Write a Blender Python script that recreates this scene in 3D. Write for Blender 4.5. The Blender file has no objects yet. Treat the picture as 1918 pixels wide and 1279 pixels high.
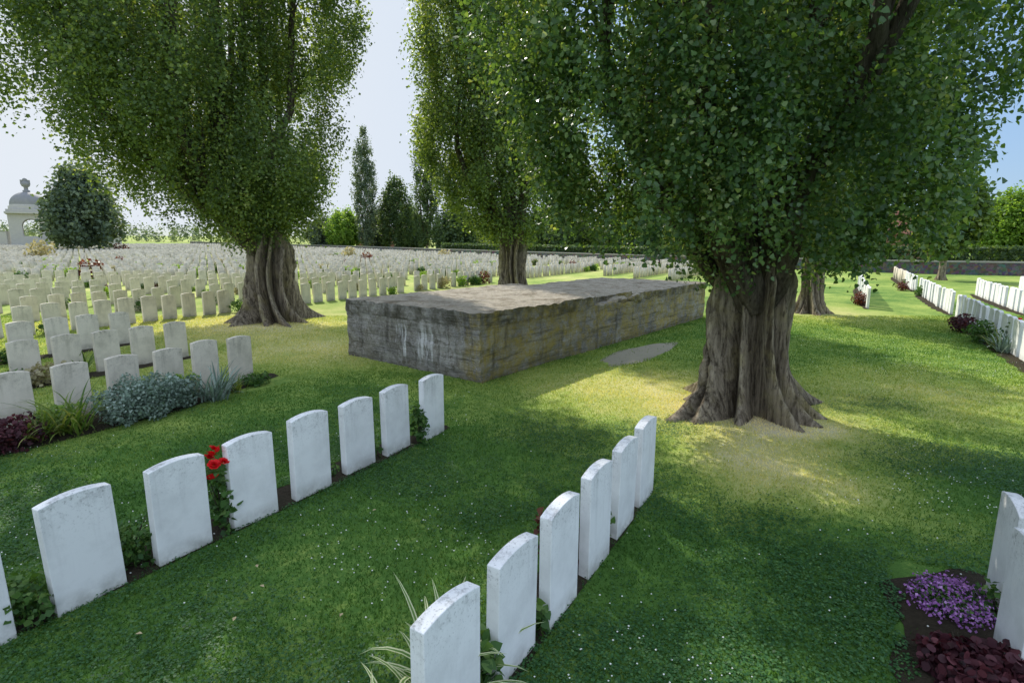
import bpy, bmesh, math, random
import numpy as np
from mathutils import Vector, Matrix, noise as mn
random.seed(7)
RG = np.random.default_rng(7)
SC = bpy.context.scene
C = SC.collection
PI = math.pi
F = 1018.0; PITCH = math.radians(10.3); H = 2.5
D = np.array([.5085, .8611]); NV = np.array([.8611, -.5085]); ANG = math.atan2(D[1], D[0])

def gz(x, y):
    s = np.maximum(0.0, -(x*NV[0]+y*NV[1])-20.0)
    return .013*s*s/(s+15.0)
def at(px, py):
    a = math.atan((py-640)/F)+PITCH
    z = 0.0; X = Y = 0.0
    for _ in range(30):
        Y = (H-z)/math.tan(a); zc = Y*math.cos(PITCH)+(H-z)*math.sin(PITCH)
        X = (px-959)/F*zc; z = .5*z+.5*float(gz(X, Y))
    return np.array([X, Y])
def atY(px, Y):
    return np.array([(px-959)/F*(Y*math.cos(PITCH)+(H-0)*math.sin(PITCH)), Y])
def nt(n, t): return n*NV+t*D
def P3(p, dz=0.0): return (float(p[0]), float(p[1]), float(gz(p[0], p[1]))+dz)
def proj(x, y, z):
    zc = y*math.cos(PITCH)+(H-z)*math.sin(PITCH)
    yc = (H-z)*math.cos(PITCH)-y*math.sin(PITCH)
    return 959+F*x/zc, 640+F*yc/zc, zc
def fbm(x, y, s, seed, octv=4):
    r = np.random.default_rng(seed); v = 0; a = 1.0; tot = 0
    for o in range(octv):
        for k in range(3):
            t, p1, p2 = r.random(3)*2*PI
            c, sn = math.cos(t), math.sin(t)
            v = v+a*np.sin((x*c+y*sn)*s+p1+1.6*np.sin((-x*sn+y*c)*s*.8+p2)); tot += a*.7
        s *= 2.03; a *= .6
    return v/tot

# ------------------------------------------------------------------ object helpers
def tag(o, label=None, cat=None, group=None, kind=None):
    if label: o['label'] = label
    if cat: o['category'] = cat
    if group: o['group'] = group
    if kind: o['kind'] = kind
    return o
def empty(name, loc, rz=0.0):
    o = bpy.data.objects.new(name, None); o.empty_display_size = .2
    C.objects.link(o); o.location = loc; o.rotation_euler = (0, 0, rz); return o
def link(name, me, mat, parent=None, loc=None, rz=None, smooth=False):
    o = bpy.data.objects.new(name, me); C.objects.link(o)
    if mat: me.materials.append(mat)
    if parent: o.parent = parent
    if loc is not None: o.location = loc
    if rz is not None: o.rotation_euler = (0, 0, rz)
    if smooth: me.polygons.foreach_set('use_smooth', np.ones(len(me.polygons), dtype=bool))
    return o
def np_mesh(name, V, Fc, tint=None):
    V = np.asarray(V, dtype=np.float32); Fc = np.asarray(Fc, dtype=np.int32)
    me = bpy.data.meshes.new(name); k = Fc.shape[1]; m = len(Fc)
    me.vertices.add(len(V)); me.vertices.foreach_set('co', V.ravel())
    me.loops.add(m*k); me.loops.foreach_set('vertex_index', Fc.ravel())
    me.polygons.add(m); me.polygons.foreach_set('loop_start', np.arange(m, dtype=np.int32)*k)
    try: me.polygons.foreach_set('loop_total', np.full(m, k, dtype=np.int32))
    except Exception: pass
    me.update(calc_edges=True)
    if tint is not None:
        a = me.attributes.new('tint', 'FLOAT', 'FACE'); a.data.foreach_set('value', np.asarray(tint, dtype=np.float32))
    return me
class MB:
    def __init__(s): s.v = []; s.f = []
    def tube(s, pts, rad, sides=7, ref=(1, .13, .02)):
        ref = Vector(ref); b = len(s.v); n = len(pts); pts = [Vector(p) for p in pts]
        for i, p in enumerate(pts):
            t = (pts[min(i+1, n-1)]-pts[max(i-1, 0)]).normalized()
            u = t.cross(ref)
            if u.length < 1e-3: u = t.cross(Vector((0, 1, 0)))
            u.normalize(); w = t.cross(u)
            for j in range(sides):
                a = 2*PI*j/sides; s.v.append(tuple(p+(u*math.cos(a)+w*math.sin(a))*rad[i]))
        for i in range(n-1):
            for j in range(sides):
                s.f.append((b+i*sides+j, b+i*sides+(j+1) % sides, b+(i+1)*sides+(j+1) % sides, b+(i+1)*sides+j))
        s.f.append(tuple(b+(n-1)*sides+j for j in range(sides)))
    def box(s, x0, x1, y0, y1, z0, z1):
        b = len(s.v)
        for z in (z0, z1):
            s.v += [(x0, y0, z), (x1, y0, z), (x1, y1, z), (x0, y1, z)]
        s.f += [(b+3, b+2, b+1, b), (b+4, b+5, b+6, b+7), (b, b+1, b+5, b+4), (b+1, b+2, b+6, b+5), (b+2, b+3, b+7, b+6), (b+3, b, b+4, b+7)]
    def lathe(s, prof, seg=24, cx=0, cy=0):
        b = len(s.v); n = len(prof)
        for r, z in prof:
            for j in range(seg):
                a = 2*PI*j/seg; s.v.append((cx+r*math.cos(a), cy+r*math.sin(a), z))
        for i in range(n-1):
            for j in range(seg):
                s.f.append((b+i*seg+j, b+i*seg+(j+1) % seg, b+(i+1)*seg+(j+1) % seg, b+(i+1)*seg+j))
        s.f.append(tuple(b+(n-1)*seg+j for j in range(seg)))
    def build(s, name, mat, parent=None, loc=None, rz=None, smooth=False):
        me = bpy.data.meshes.new(name); me.from_pydata(s.v, [], s.f); me.update()
        return link(name, me, mat, parent, loc, rz, smooth)

# ------------------------------------------------------------------ materials
class G:
    def __init__(s, name):
        s.m = bpy.data.materials.new(name); s.m.use_nodes = True
        s.t = s.m.node_tree; s.t.nodes.clear(); s.o = s.t.nodes.new('ShaderNodeOutputMaterial')
    def __call__(s, typ, ins=None, out=0, **props):
        n = s.t.nodes.new('ShaderNode'+typ)
        for k, v in props.items(): setattr(n, k, v)
        for k, v in (ins or {}).items():
            if isinstance(v, bpy.types.NodeSocket): s.t.links.new(v, n.inputs[k])
            else: n.inputs[k].default_value = v
        return n.outputs[out]
    def mix(s, f, a, b, blend='MIX'):
        c = lambda q: q if isinstance(q, bpy.types.NodeSocket) else (*q, 1)
        return s('Mix', {0: f, 6: c(a), 7: c(b)}, 2, data_type='RGBA', blend_type=blend)
    def math(s, op, a, b=0.0, c=0.0): return s('Math', {0: a, 1: b, 2: c}, operation=op)
    def noise(s, v, sc, det=5, rough=.6, dist=0.0): return s('TexNoise', {'Vector': v, 'Scale': sc, 'Detail': det, 'Roughness': rough, 'Distortion': dist}, 'Fac')
    def rng(s, f, a, b, c=0.0, d=1.0): return s('MapRange', {0: f, 1: a, 2: b, 3: c, 4: d})
    def ramp(s, f, els):
        n = s.t.nodes.new('ShaderNodeValToRGB'); s.t.links.new(f, n.inputs[0]); e = n.color_ramp.elements
        e[0].position, e[0].color = els[0][0], (*els[0][1], 1); e[1].position, e[1].color = els[-1][0], (*els[-1][1], 1)
        for p, c in els[1:-1]: q = e.new(p); q.color = (*c, 1)
        return n.outputs[0]
    def scale(s, v, xyz): return s('Mapping', {'Vector': v, 'Scale': xyz})
    def end(s, col, rough=.8, bump=None, bs=.3, bd=.02, spec=.3):
        ins = {'Base Color': col if isinstance(col, bpy.types.NodeSocket) else (*col, 1), 'Roughness': rough, 'Specular IOR Level': spec}
        if bump is not None: ins['Normal'] = s('Bump', {'Strength': bs, 'Distance': bd, 'Height': bump})
        s.t.links.new(s('BsdfPrincipled', ins), s.o.inputs[0]); return s.m

def leaf_mat(name, els, trans=.35, tcol=(1.7, 1.6, .55), rough=.5, spec=.25):
    g = G(name); c = g.ramp(g('Attribute', out='Fac', attribute_name='tint'), els)
    b = g('BsdfPrincipled', {'Base Color': c, 'Roughness': rough, 'Specular IOR Level': spec})
    t = g('BsdfTranslucent', {'Color': g.mix(1.0, c, tcol, 'MULTIPLY')})
    g.t.links.new(g('MixShader', {0: trans, 1: b, 2: t}), g.o.inputs[0]); return g.m
def stone_mat(name, base, dark, amt, warm=(.5, .46, .34)):
    g = G(name); oc = g('TexCoord', out='Object'); r = g('ObjectInfo', out='Random')
    off = g('CombineXYZ', {0: g.math('MULTIPLY', r, 97.0), 1: g.math('MULTIPLY', r, 43.0), 2: 0.0})
    v = g('VectorMath', {0: oc, 1: off}, operation='ADD')
    z = g('SeparateXYZ', {0: oc}, 'Z')
    big = g.rng(g.noise(v, 3.2, 6, .65), .42, .75)
    top = g.rng(z, .45, .80); low = g.rng(z, .16, .0)
    sp = g.rng(g.noise(v, 55, 4, .7), .56, .66)
    blot = g.rng(g.noise(v, 14, 5, .7), .52, .68)
    strk = g.rng(g.noise(g.scale(v, (16, 16, 1.2)), 1.0, 4, .6), .52, .72)
    f = g.math('ADD', g.math('MULTIPLY', big, .45*amt), g.math('MULTIPLY', g.math('MULTIPLY', sp, top), .6))
    f = g.math('ADD', f, g.math('MULTIPLY', g.math('MULTIPLY', blot, g.rng(z, .62, .8)), .65))
    f = g.math('ADD', f, g.math('MULTIPLY', g.math('MULTIPLY', strk, g.rng(z, .2, .75)), .34))
    f = g.math('ADD', f, g.math('MULTIPLY', g.math('MULTIPLY', g.rng(g.noise(v, 9, 4), .35, .6), low), .7))
    f = g.math('ADD', f, g.math('MULTIPLY', r, .14*amt))
    f = g.math('MINIMUM', f, 1.0)
    c = g.mix(f, base, dark); c = g.mix(g.math('MULTIPLY', g.math('MULTIPLY', low, g.noise(v, 6)), .5), c, warm)
    bmp = g.math('ADD', g.noise(v, 40, 6, .7), g.math('MULTIPLY', big, .4))
    return g.end(c, .85, bmp, .25, .006, .2)
M = {}
M['white'] = stone_mat('white_stone', (.88, .88, .87), (.36, .36, .35), .75)
M['grey'] = stone_mat('weathered_stone', (.76, .69, .57), (.26, .235, .18), 1.0)

def bark(name, a, b, lich):
    g = G(name); oc = g('TexCoord', out='Object')
    v = g.scale(oc, (7, 7, .9)); n1 = g.noise(v, 1.6, 8, .68, .6); n2 = g.noise(oc, 2.2, 5, .6); n3 = g.noise(g.scale(oc, (16, 16, 5)), 1.5, 5, .7)
    c = g.mix(g.rng(n1, .38, .60), a, b); c = g.mix(g.math('MULTIPLY', g.rng(n2, .5, .72), .6), c, lich)
    c = g.mix(g.math('MULTIPLY', g.rng(n3, .47, .3), .85), c, (.028, .021, .015))
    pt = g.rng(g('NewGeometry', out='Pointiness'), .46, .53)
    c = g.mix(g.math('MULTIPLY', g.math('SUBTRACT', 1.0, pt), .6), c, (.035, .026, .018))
    return g.end(c, .95, g.math('ADD', n1, g.math('MULTIPLY', n3, .5)), 1.0, .13, .1)
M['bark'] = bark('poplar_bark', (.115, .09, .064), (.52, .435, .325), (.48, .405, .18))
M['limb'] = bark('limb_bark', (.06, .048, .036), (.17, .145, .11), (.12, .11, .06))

M['leafA'] = leaf_mat('poplar_leaf', [(0, (.048, .105, .042)), (.5, (.108, .200, .074)), (.85, (.20, .295, .105)), (1, (.32, .39, .19))], .48, (1.9, 1.65, .5), .36, .55)
M['leafB'] = leaf_mat('poplar_leaf_far', [(0, (.062, .108, .046)), (.5, (.14, .215, .078)), (.85, (.23, .31, .11)), (1, (.32, .37, .17))], .52, (1.9, 1.7, .5), .42, .4)
M['hazy'] = leaf_mat('hazy_leaf', [(0, (.08, .12, .09)), (.6, (.13, .18, .12)), (1, (.20, .25, .15))], .35)  # distance haze mixed into the leaf colour
M['dark'] = leaf_mat('dark_leaf', [(0, (.050, .09, .045)), (.6, (.10, .155, .066)), (1, (.19, .25, .09))], .42)
M['lime'] = leaf_mat('lime_leaf', [(0, (.10, .19, .035)), (.6, (.21, .34, .06)), (1, (.34, .46, .10))], .5)
M['green'] = leaf_mat('plant_leaf', [(0, (.032, .08, .023)), (.6, (.075, .16, .037)), (1, (.15, .24, .066))], .3)
M['silver'] = leaf_mat('silver_leaf', [(0, (.12, .17, .13)), (.6, (.24, .32, .26)), (1, (.42, .50, .44))], .2, (1.1, 1.2, .9))
M['purple'] = leaf_mat('burgundy_leaf', [(0, (.03, .012, .016)), (.6, (.085, .028, .038)), (1, (.18, .06, .07))], .25, (1.8, .7, .7))
M['violet'] = leaf_mat('violet_petal', [(0, (.24, .09, .30)), (.6, (.44, .19, .51)), (1, (.64, .38, .70))], .22, (1.2, 1, 1.2))
M['redp'] = leaf_mat('red_petal', [(0, (.40, .004, .008)), (.6, (.78, .012, .016)), (1, (.88, .03, .03))], .2, (1.3, .6, .6))
M['cream'] = leaf_mat('variegated_leaf', [(0, (.70, .71, .46)), (.45, (.60, .64, .35)), (.55, (.09, .19, .04)), (1, (.16, .27, .07))], .3, (1.2, 1.2, .8))
M['strap'] = leaf_mat('strap_leaf', [(0, (.07, .14, .03)), (.6, (.17, .25, .05)), (1, (.32, .32, .11))], .35)
M['straw'] = leaf_mat('pale_plume', [(0, (.28, .26, .14)), (.6, (.42, .38, .22)), (1, (.55, .5, .32))], .4, (1.2, 1.1, .8))
M['rust'] = leaf_mat('russet_leaf', [(0, (.06, .022, .016)), (.6, (.12, .045, .03)), (1, (.18, .085, .05))], .35, (1.6, 1, .7))
M['grass'] = leaf_mat('grass_blade', [(0, (.036, .104, .022)), (.32, (.080, .185, .036)), (.54, (.27, .36, .080)), (.78, (.60, .57, .22)), (1, (.84, .75, .47))], .45, (1.4, 1.35, .6), .6, .15)
M['clover'] = leaf_mat('clover_leaf', [(0, (.024, .082, .024)), (.6, (.050, .142, .040)), (1, (.10, .20, .065))], .25, (1.4, 1.4, .6), .5, .3)
g = G('clover_bloom'); M['bloom'] = g.end((.82, .82, .76), .9)
g = G('dry_leaf'); M['dryleaf'] = g.end(g.mix(g.noise(g('TexCoord', out='Object'), 20), (.35, .25, .12), (.6, .52, .34)), .8)

# ground material
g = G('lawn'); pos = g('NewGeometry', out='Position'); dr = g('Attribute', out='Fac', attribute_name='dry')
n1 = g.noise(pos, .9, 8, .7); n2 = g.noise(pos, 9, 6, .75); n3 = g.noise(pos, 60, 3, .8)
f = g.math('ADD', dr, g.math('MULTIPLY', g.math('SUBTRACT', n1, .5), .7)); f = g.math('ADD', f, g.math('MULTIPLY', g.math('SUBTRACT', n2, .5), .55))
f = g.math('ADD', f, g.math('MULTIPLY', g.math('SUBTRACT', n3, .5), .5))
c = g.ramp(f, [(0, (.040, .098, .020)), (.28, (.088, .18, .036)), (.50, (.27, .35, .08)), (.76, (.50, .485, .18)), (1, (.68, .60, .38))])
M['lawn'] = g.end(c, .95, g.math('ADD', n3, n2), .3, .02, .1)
g = G('soil'); pos = g('NewGeometry', out='Position'); n1 = g.noise(pos, 18, 8, .75); n2 = g.noise(pos, 3, 4)
M['soil'] = g.end(g.mix(n1, (.022, .017, .013), g.mix(n2, (.12, .092, .07), (.06, .06, .035))), 1.0, n1, 1.0, .04, .05)
g = G('trodden_earth'); pos = g('NewGeometry', out='Position'); n1 = g.noise(pos, 12, 7, .7); n2 = g.noise(pos, 2.5, 4)
M['earth'] = g.end(g.mix(n1, (.24, .22, .17), g.mix(n2, (.42, .385, .31), (.30, .29, .19))), 1.0, n1, .5, .01, .05)

# bunker concrete
def concrete(name, roof):
    g = G(name); oc = g('TexCoord', out='Object'); sx = g('SeparateXYZ', {0: oc}); 
    sep = g.t.nodes[-1]; X, Y, Z = sep.outputs[0], sep.outputs[1], sep.outputs[2]
    n1 = g.noise(oc, 1.1, 9, .7); n2 = g.noise(oc, 5.5, 8, .72); n3 = g.noise(oc, 28, 5, .75)
    strat = g.noise(g.scale(oc, (.55, .55, 8.5)), 1.6, 7, .7, .35)
    c = g.mix(g.rng(n1, .36, .60), (.19, .175, .155), (.44, .415, .38)); c = g.mix(g.math('MULTIPLY', g.rng(n2, .48, .62), .74), c, (.08, .071, .062))
    c = g.mix(g.math('MULTIPLY', g.rng(n3, .5, .68), .55), c, (.60, .575, .53))
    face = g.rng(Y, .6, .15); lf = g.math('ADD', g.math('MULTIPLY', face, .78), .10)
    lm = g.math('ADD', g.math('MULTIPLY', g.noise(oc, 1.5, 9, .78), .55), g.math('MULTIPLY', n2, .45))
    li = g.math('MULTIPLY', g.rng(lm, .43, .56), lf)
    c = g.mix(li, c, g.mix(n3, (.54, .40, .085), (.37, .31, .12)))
    c = g.mix(g.math('MULTIPLY', g.rng(strat, .47, .36), .6), c, (.06, .053, .044))
    c = g.mix(g.math('MULTIPLY', g.rng(strat, .58, .70), .35), c, (.55, .52, .46))
    st = g.noise(g.scale(oc, (1, 3.6, .42)), 2.1, 5, .6); zone = g.math('MULTIPLY', g.rng(X, .25, .1), g.math('MULTIPLY', g.rng(g.math('ABSOLUTE', g.math('SUBTRACT', Y, 1.75)), 1.15, .3), g.rng(g.math('ABSOLUTE', g.math('SUBTRACT', Z, .55)), .45, .2)))
    c = g.mix(g.math('MULTIPLY', g.math('MULTIPLY', g.rng(st, .54, .61), zone), .9), c, (.80, .78, .75))
    dk = g.noise(g.scale(oc, (3.2, 3.2, .5)), 1.4, 5, .65); c = g.mix(g.math('MULTIPLY', g.rng(dk, .56, .70), .6), c, (.065, .058, .05))
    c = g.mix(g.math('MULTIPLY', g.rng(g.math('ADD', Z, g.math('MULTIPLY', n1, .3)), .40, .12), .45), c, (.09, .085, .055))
    if roof:
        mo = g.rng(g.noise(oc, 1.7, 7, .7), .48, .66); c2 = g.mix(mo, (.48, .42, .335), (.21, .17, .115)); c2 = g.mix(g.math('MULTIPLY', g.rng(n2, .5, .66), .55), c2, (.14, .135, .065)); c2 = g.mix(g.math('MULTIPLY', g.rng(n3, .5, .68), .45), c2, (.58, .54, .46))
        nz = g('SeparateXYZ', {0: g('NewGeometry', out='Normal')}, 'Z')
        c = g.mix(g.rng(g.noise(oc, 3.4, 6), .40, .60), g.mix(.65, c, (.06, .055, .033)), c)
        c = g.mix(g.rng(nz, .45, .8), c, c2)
    b = g.math('ADD', g.math('MULTIPLY', n2, 1.0), g.math('MULTIPLY', n3, .6)); b = g.math('ADD', b, g.math('MULTIPLY', strat, 1.0))
    return g.end(c, .95, b, 1.0, .07, .15)
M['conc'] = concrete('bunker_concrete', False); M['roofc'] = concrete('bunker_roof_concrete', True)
g = G('pale_ashlar'); oc = g('TexCoord', out='Object'); n1 = g.noise(oc, 1.3, 6)
bk = g('TexBrick', {'Vector': g('Mapping', {'Vector': oc, 'Rotation': (PI/2, 0, 0)}), 'Color1': (.52, .495, .455, 1), 'Color2': (.47, .45, .415, 1), 'Mortar': (.36, .345, .32, 1), 'Scale': 1.6, 'Mortar Size': .012}, 0)
M['ashlar'] = g.end(g.mix(g.math('MULTIPLY', n1, .5), bk, (.38, .37, .355)), .9)
g = G('lead_grey'); M['dome'] = g.end(g.mix(g.noise(g('TexCoord', out='Object'), 2), (.19, .19, .20), (.29, .285, .28)), .7)
g = G('flint'); pos = g('NewGeometry', out='Position'); vo = g('TexVoronoi', {'Vector': pos, 'Scale': 5.0}, 1)
M['flint'] = g.end(g.mix(.6, g.mix(g.noise(pos, 6), (.07, .07, .07), (.26, .25, .24)), vo, 'MULTIPLY'), .9)
g = G('coping'); M['coping'] = g.end(g.mix(g.noise(g('NewGeometry', out='Position'), 4), (.25, .24, .22), (.4, .38, .35)), .9)
g = G('house_brick'); M['brick'] = g.end(g.mix(g.noise(g('TexCoord', out='Object'), 8), (.22, .10, .07), (.30, .16, .11)), .9)
g = G('roof_tile'); w = g('TexWave', {'Vector': g('TexCoord', out='Object'), 'Scale': 3.0, 'Distortion': 1.0}, 1, bands_direction='Z')
M['tile'] = g.end(g.mix(w, (.16, .07, .05), (.27, .12, .08)), .85)
g = G('window_glass'); M['glass'] = g.end((.04, .05, .06), .1, spec=.6)

# ------------------------------------------------------------------ key positions
T1 = at(515, 600); T2 = atY(962, 26.0); T3 = at(1402, 768); T5 = at(1516, 586)
P0 = at(900, 718)
EP = at(1200, 662)
Apx = [(172, 1120), (346, 1036), (478, 974), (585, 923), (673, 878), (743, 845), (810, 816)]
A = [at(*q) for q in Apx]; A.insert(0, A[0]-(A[1]-A[0])*.98)
Bpx = [(958, 1248), (1046, 1145), (1113, 1058), (1163, 990), (1203, 935)]
B = [at(*q) for q in Bpx]; B.insert(0, B[0]-D*.62)
CN = float(at(1848, 1110)@NV)+.03; CT = float(at(1848, 1110)@D)-.215
DE = float(at(452, 712)@D); DN = float(at(452, 712)@NV)
rowsL = [DN, DN-2.9, DN-5.8]; ends = [DE, float(at(325, 672)@D), float(at(220, 645)@D)]
BEDS = [(float(np.mean([p@NV for p in A])), float(A[0]@D)-.4, float(A[-1]@D)+.35, .36, .05), (float(np.mean([p@NV for p in B])), float(B[0]@D)-.5, float(B[-1]@D)+.3, .32, .05), (CN, CT-1.6, CT+.45, .62, .05)]
BEDS += [(n, -3.5, e+.55, .2, .95 if i == 0 else .38) for i, (n, e) in enumerate(zip(rowsL, ends))]

# ------------------------------------------------------------------ ground
def dry_sunlit(x, y):  # tint mask: dry straw by the trunks, plus sunlight on lanes put into colour
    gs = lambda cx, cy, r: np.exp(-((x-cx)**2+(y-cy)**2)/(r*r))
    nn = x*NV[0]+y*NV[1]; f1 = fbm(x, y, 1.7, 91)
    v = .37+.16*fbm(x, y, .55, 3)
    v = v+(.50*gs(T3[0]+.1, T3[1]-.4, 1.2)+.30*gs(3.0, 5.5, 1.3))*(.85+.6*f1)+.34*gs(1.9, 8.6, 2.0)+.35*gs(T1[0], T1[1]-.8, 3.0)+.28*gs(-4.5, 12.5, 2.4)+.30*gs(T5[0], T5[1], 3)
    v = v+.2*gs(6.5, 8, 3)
    lush_shade = 1/(1+np.exp((y-6.2)*1.6)); v = v-.20*lush_shade*(1-gs(3.0, 5.5, 1.3))  # near lawn: lush clover green, with tree shade also put into the colour
    return v+.14/(1+np.exp((nn+9.5)*1.2))+np.where(y > 24, .06, 0)  # left field raised too, sunlit brightness put into the grass colour
def axis(lo, hi, st, far):
    a = [lo]; s = st
    while a[-1] > -far: s *= 1.22; a.append(a[-1]-s)
    b = list(np.arange(lo+st, hi, st)); s = st; c = [hi]
    while c[-1] < far: s *= 1.22; c.append(c[-1]+s)
    return np.array(a[::-1]+b+c)
gx = axis(-13, 17, .16, 900); gy = axis(0, 28, .16, 1200)
XX, YY = np.meshgrid(gx, gy); ZZ = gz(XX, YY)
nx, ny = len(gx), len(gy); idx = np.arange(nx*ny).reshape(ny, nx)
Fq = np.stack([idx[:-1, :-1], idx[:-1, 1:], idx[1:, 1:], idx[1:, :-1]], -1).reshape(-1, 4)
me = np_mesh('lawn', np.stack([XX, YY, ZZ], -1).reshape(-1, 3), Fq)
a = me.attributes.new('dry', 'FLOAT', 'POINT'); a.data.foreach_set('value', dry_sunlit(XX, YY).astype(np.float32).ravel())
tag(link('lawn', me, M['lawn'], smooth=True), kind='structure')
def offbed(x, y):
    n_, t_ = x*NV[0]+y*NV[1], x*D[0]+y*D[1]; k = np.ones(len(x), bool); wv = .03*np.sin(t_*9)+.02*np.sin(t_*23)
    for n0, t0, t1, wl, wr in BEDS: k &= ~((n_ > n0-wl+.03+wv) & (n_ < n0+wr-.02+.5*wv) & (t_ > t0+.05) & (t_ < t1-.05))
    return k
# grass blades as real geometry in the near lawn
N = 460000
y = 1.2+RG.random(N)**1.15*17.5; x = (RG.random(N)*2-1)*(y*1.06+1.6)
eu = (x-EP[0])*.629+(y-EP[1])*.777; ev = (x-EP[0])*.777-(y-EP[1])*.629
k = (((eu/1.55)**2+(ev/.42)**2 > 1) & offbed(x, y)) | (RG.random(N) < .03); x, y = x[k], y[k]; N = len(x)
h = (.014+.018*RG.random(N))*(1+.02*y); w = (.0022+.0018*RG.random(N))*(1+y*.16)
dv = dry_sunlit(x, y)
h = h*(1+.35*np.clip(fbm(x, y, 2.2, 8), -1, 1))
th = RG.random(N)*2*PI; ln = h*(.3+.7*RG.random(N)); th2 = RG.random(N)*2*PI
b0 = np.stack([x+np.cos(th)*w, y+np.sin(th)*w, gz(x, y)-.003], -1); b1 = np.stack([x-np.cos(th)*w, y-np.sin(th)*w, gz(x, y)-.003], -1)
tp = np.stack([x+np.cos(th2)*ln, y+np.sin(th2)*ln, gz(x, y)+h], -1)
V = np.stack([b0, b1, tp], 1).reshape(-1, 3)
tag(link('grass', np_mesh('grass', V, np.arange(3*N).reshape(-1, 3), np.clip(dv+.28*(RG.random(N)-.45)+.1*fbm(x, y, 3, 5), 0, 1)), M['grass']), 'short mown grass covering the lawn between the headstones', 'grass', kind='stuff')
N = 330000
y = 1.2+RG.random(N)*8.0; x = (RG.random(N)*2-1)*(y*1.05+1.2)
k = ((fbm(x, y, 1.3, 21)+.25*RG.normal(size=N)-np.clip((y-5.5)*.12, 0, 2)-1.3*np.clip(dry_sunlit(x, y)-.4, 0, 1)) > .02) & offbed(x, y)
x, y = x[k], y[k]; N = len(x)
s = .006+.006*RG.random(N); th = RG.random(N)*2*PI; c_, s_ = np.cos(th)*s, np.sin(th)*s; z = gz(x, y)+.015+.022*RG.random(N)
tl = lambda: (RG.random(N)-.5)*.9*s
V = np.stack([np.stack([x+c_, y+s_, z+tl()], -1), np.stack([x-s_, y+c_, z+tl()], -1), np.stack([x-c_, y-s_, z+tl()], -1), np.stack([x+s_, y-c_, z+tl()], -1)], 1).reshape(-1, 3)
tag(link('clover', np_mesh('clover', V, np.arange(4*N).reshape(-1, 4), np.clip(.45+.3*RG.normal(size=N), 0, 1)), M['clover']), 'dark green clover leaves growing through the near lawn', 'clover', kind='stuff')
N = 9000
y = 1.6+RG.random(N)*8; x = (RG.random(N)*2-1)*(y*1.03+.8)
k = (fbm(x, y, 1.1, 33)+.35*RG.normal(size=N)-np.clip((y-5)*.1, 0, 1)-1.0*np.clip(dry_sunlit(x, y)-.35, 0, 1)) > .42
x, y = x[k], y[k]
x2 = at(1780, 690)[0]+RG.normal(size=260)*1.2; y2 = at(1780, 690)[1]+RG.normal(size=260)*.8
x3 = at(1600, 640)[0]+RG.normal(size=120)*1.2; y3 = at(1600, 640)[1]+RG.normal(size=120)*.9
x = np.concatenate([x, x2, x3]); y = np.concatenate([y, y2, y3]); N = len(x)
s = .005+.004*RG.random(N); z = gz(x, y)+.028+.02*RG.random(N)
oct_ = np.array([(1, 0, 0), (0, 1, 0), (-1, 0, 0), (0, -1, 0), (0, 0, .8), (0, 0, -.8)]); of = np.array([(0, 1, 4), (1, 2, 4), (2, 3, 4), (3, 0, 4), (1, 0, 5), (2, 1, 5), (3, 2, 5), (0, 3, 5)])
V = (np.stack([x, y, z], -1)[:, None, :]+oct_[None]*s[:, None, None]).reshape(-1, 3)
Fc = (of[None]+(np.arange(N)*6)[:, None, None]).reshape(-1, 3)
tag(link('clover_flowers', np_mesh('clover_flowers', V, Fc), M['bloom']), 'tiny white clover and daisy heads dotted over the lawn', 'flowers', kind='stuff')

def bed(n0, t0, t1, wl, wr, seed, name='flower_bed'):
    k = max(4, int((t1-t0)/.12)); r = random.Random(seed); v = []; f = []
    for i in range(k+1):
        t = t0+(t1-t0)*i/k; e = min(1, .35+3*min(i, k-i)/k)
        a = -wl*e*(1+.10*math.sin(i*.9+seed))-.03*r.random(); b = wr*e+.02*r.random()
        for j in range(4):
            q = nt(n0+a+(b-a)*j/3, t); v.append(P3(q, .006 if j in (0, 3) else .022+.012*r.random()))
    for i in range(k):
        for j in range(3): f.append((i*4+j, i*4+j+1, i*4+j+5, i*4+j+4))
    me = bpy.data.meshes.new(name); me.from_pydata(v, [], f); me.update()
    tag(link(name, me, M['soil'], smooth=True), kind='structure')
for i, b_ in enumerate(BEDS): bed(*b_, i+1)
# bare earth patch by the bunker
q = EP; v = [(float(q[0]), float(q[1]), .004)]; f = []
for i in range(40):
    a = 2*PI*i/40; r = 1+.10*math.sin(3*a+1)+.06*math.sin(7*a)
    p = q+np.array([.629, .777])*1.65*r*math.cos(a)+np.array([.777, -.629])*.46*r*math.sin(a); v.append((float(p[0]), float(p[1]), .004))
for i in range(40): f.append((0, 1+i, 1+(i+1) % 40))
me = bpy.data.meshes.new('bare_earth'); me.from_pydata(v, [], f); me.update(); tag(link('bare_earth', me, M['earth']), kind='structure')

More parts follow.
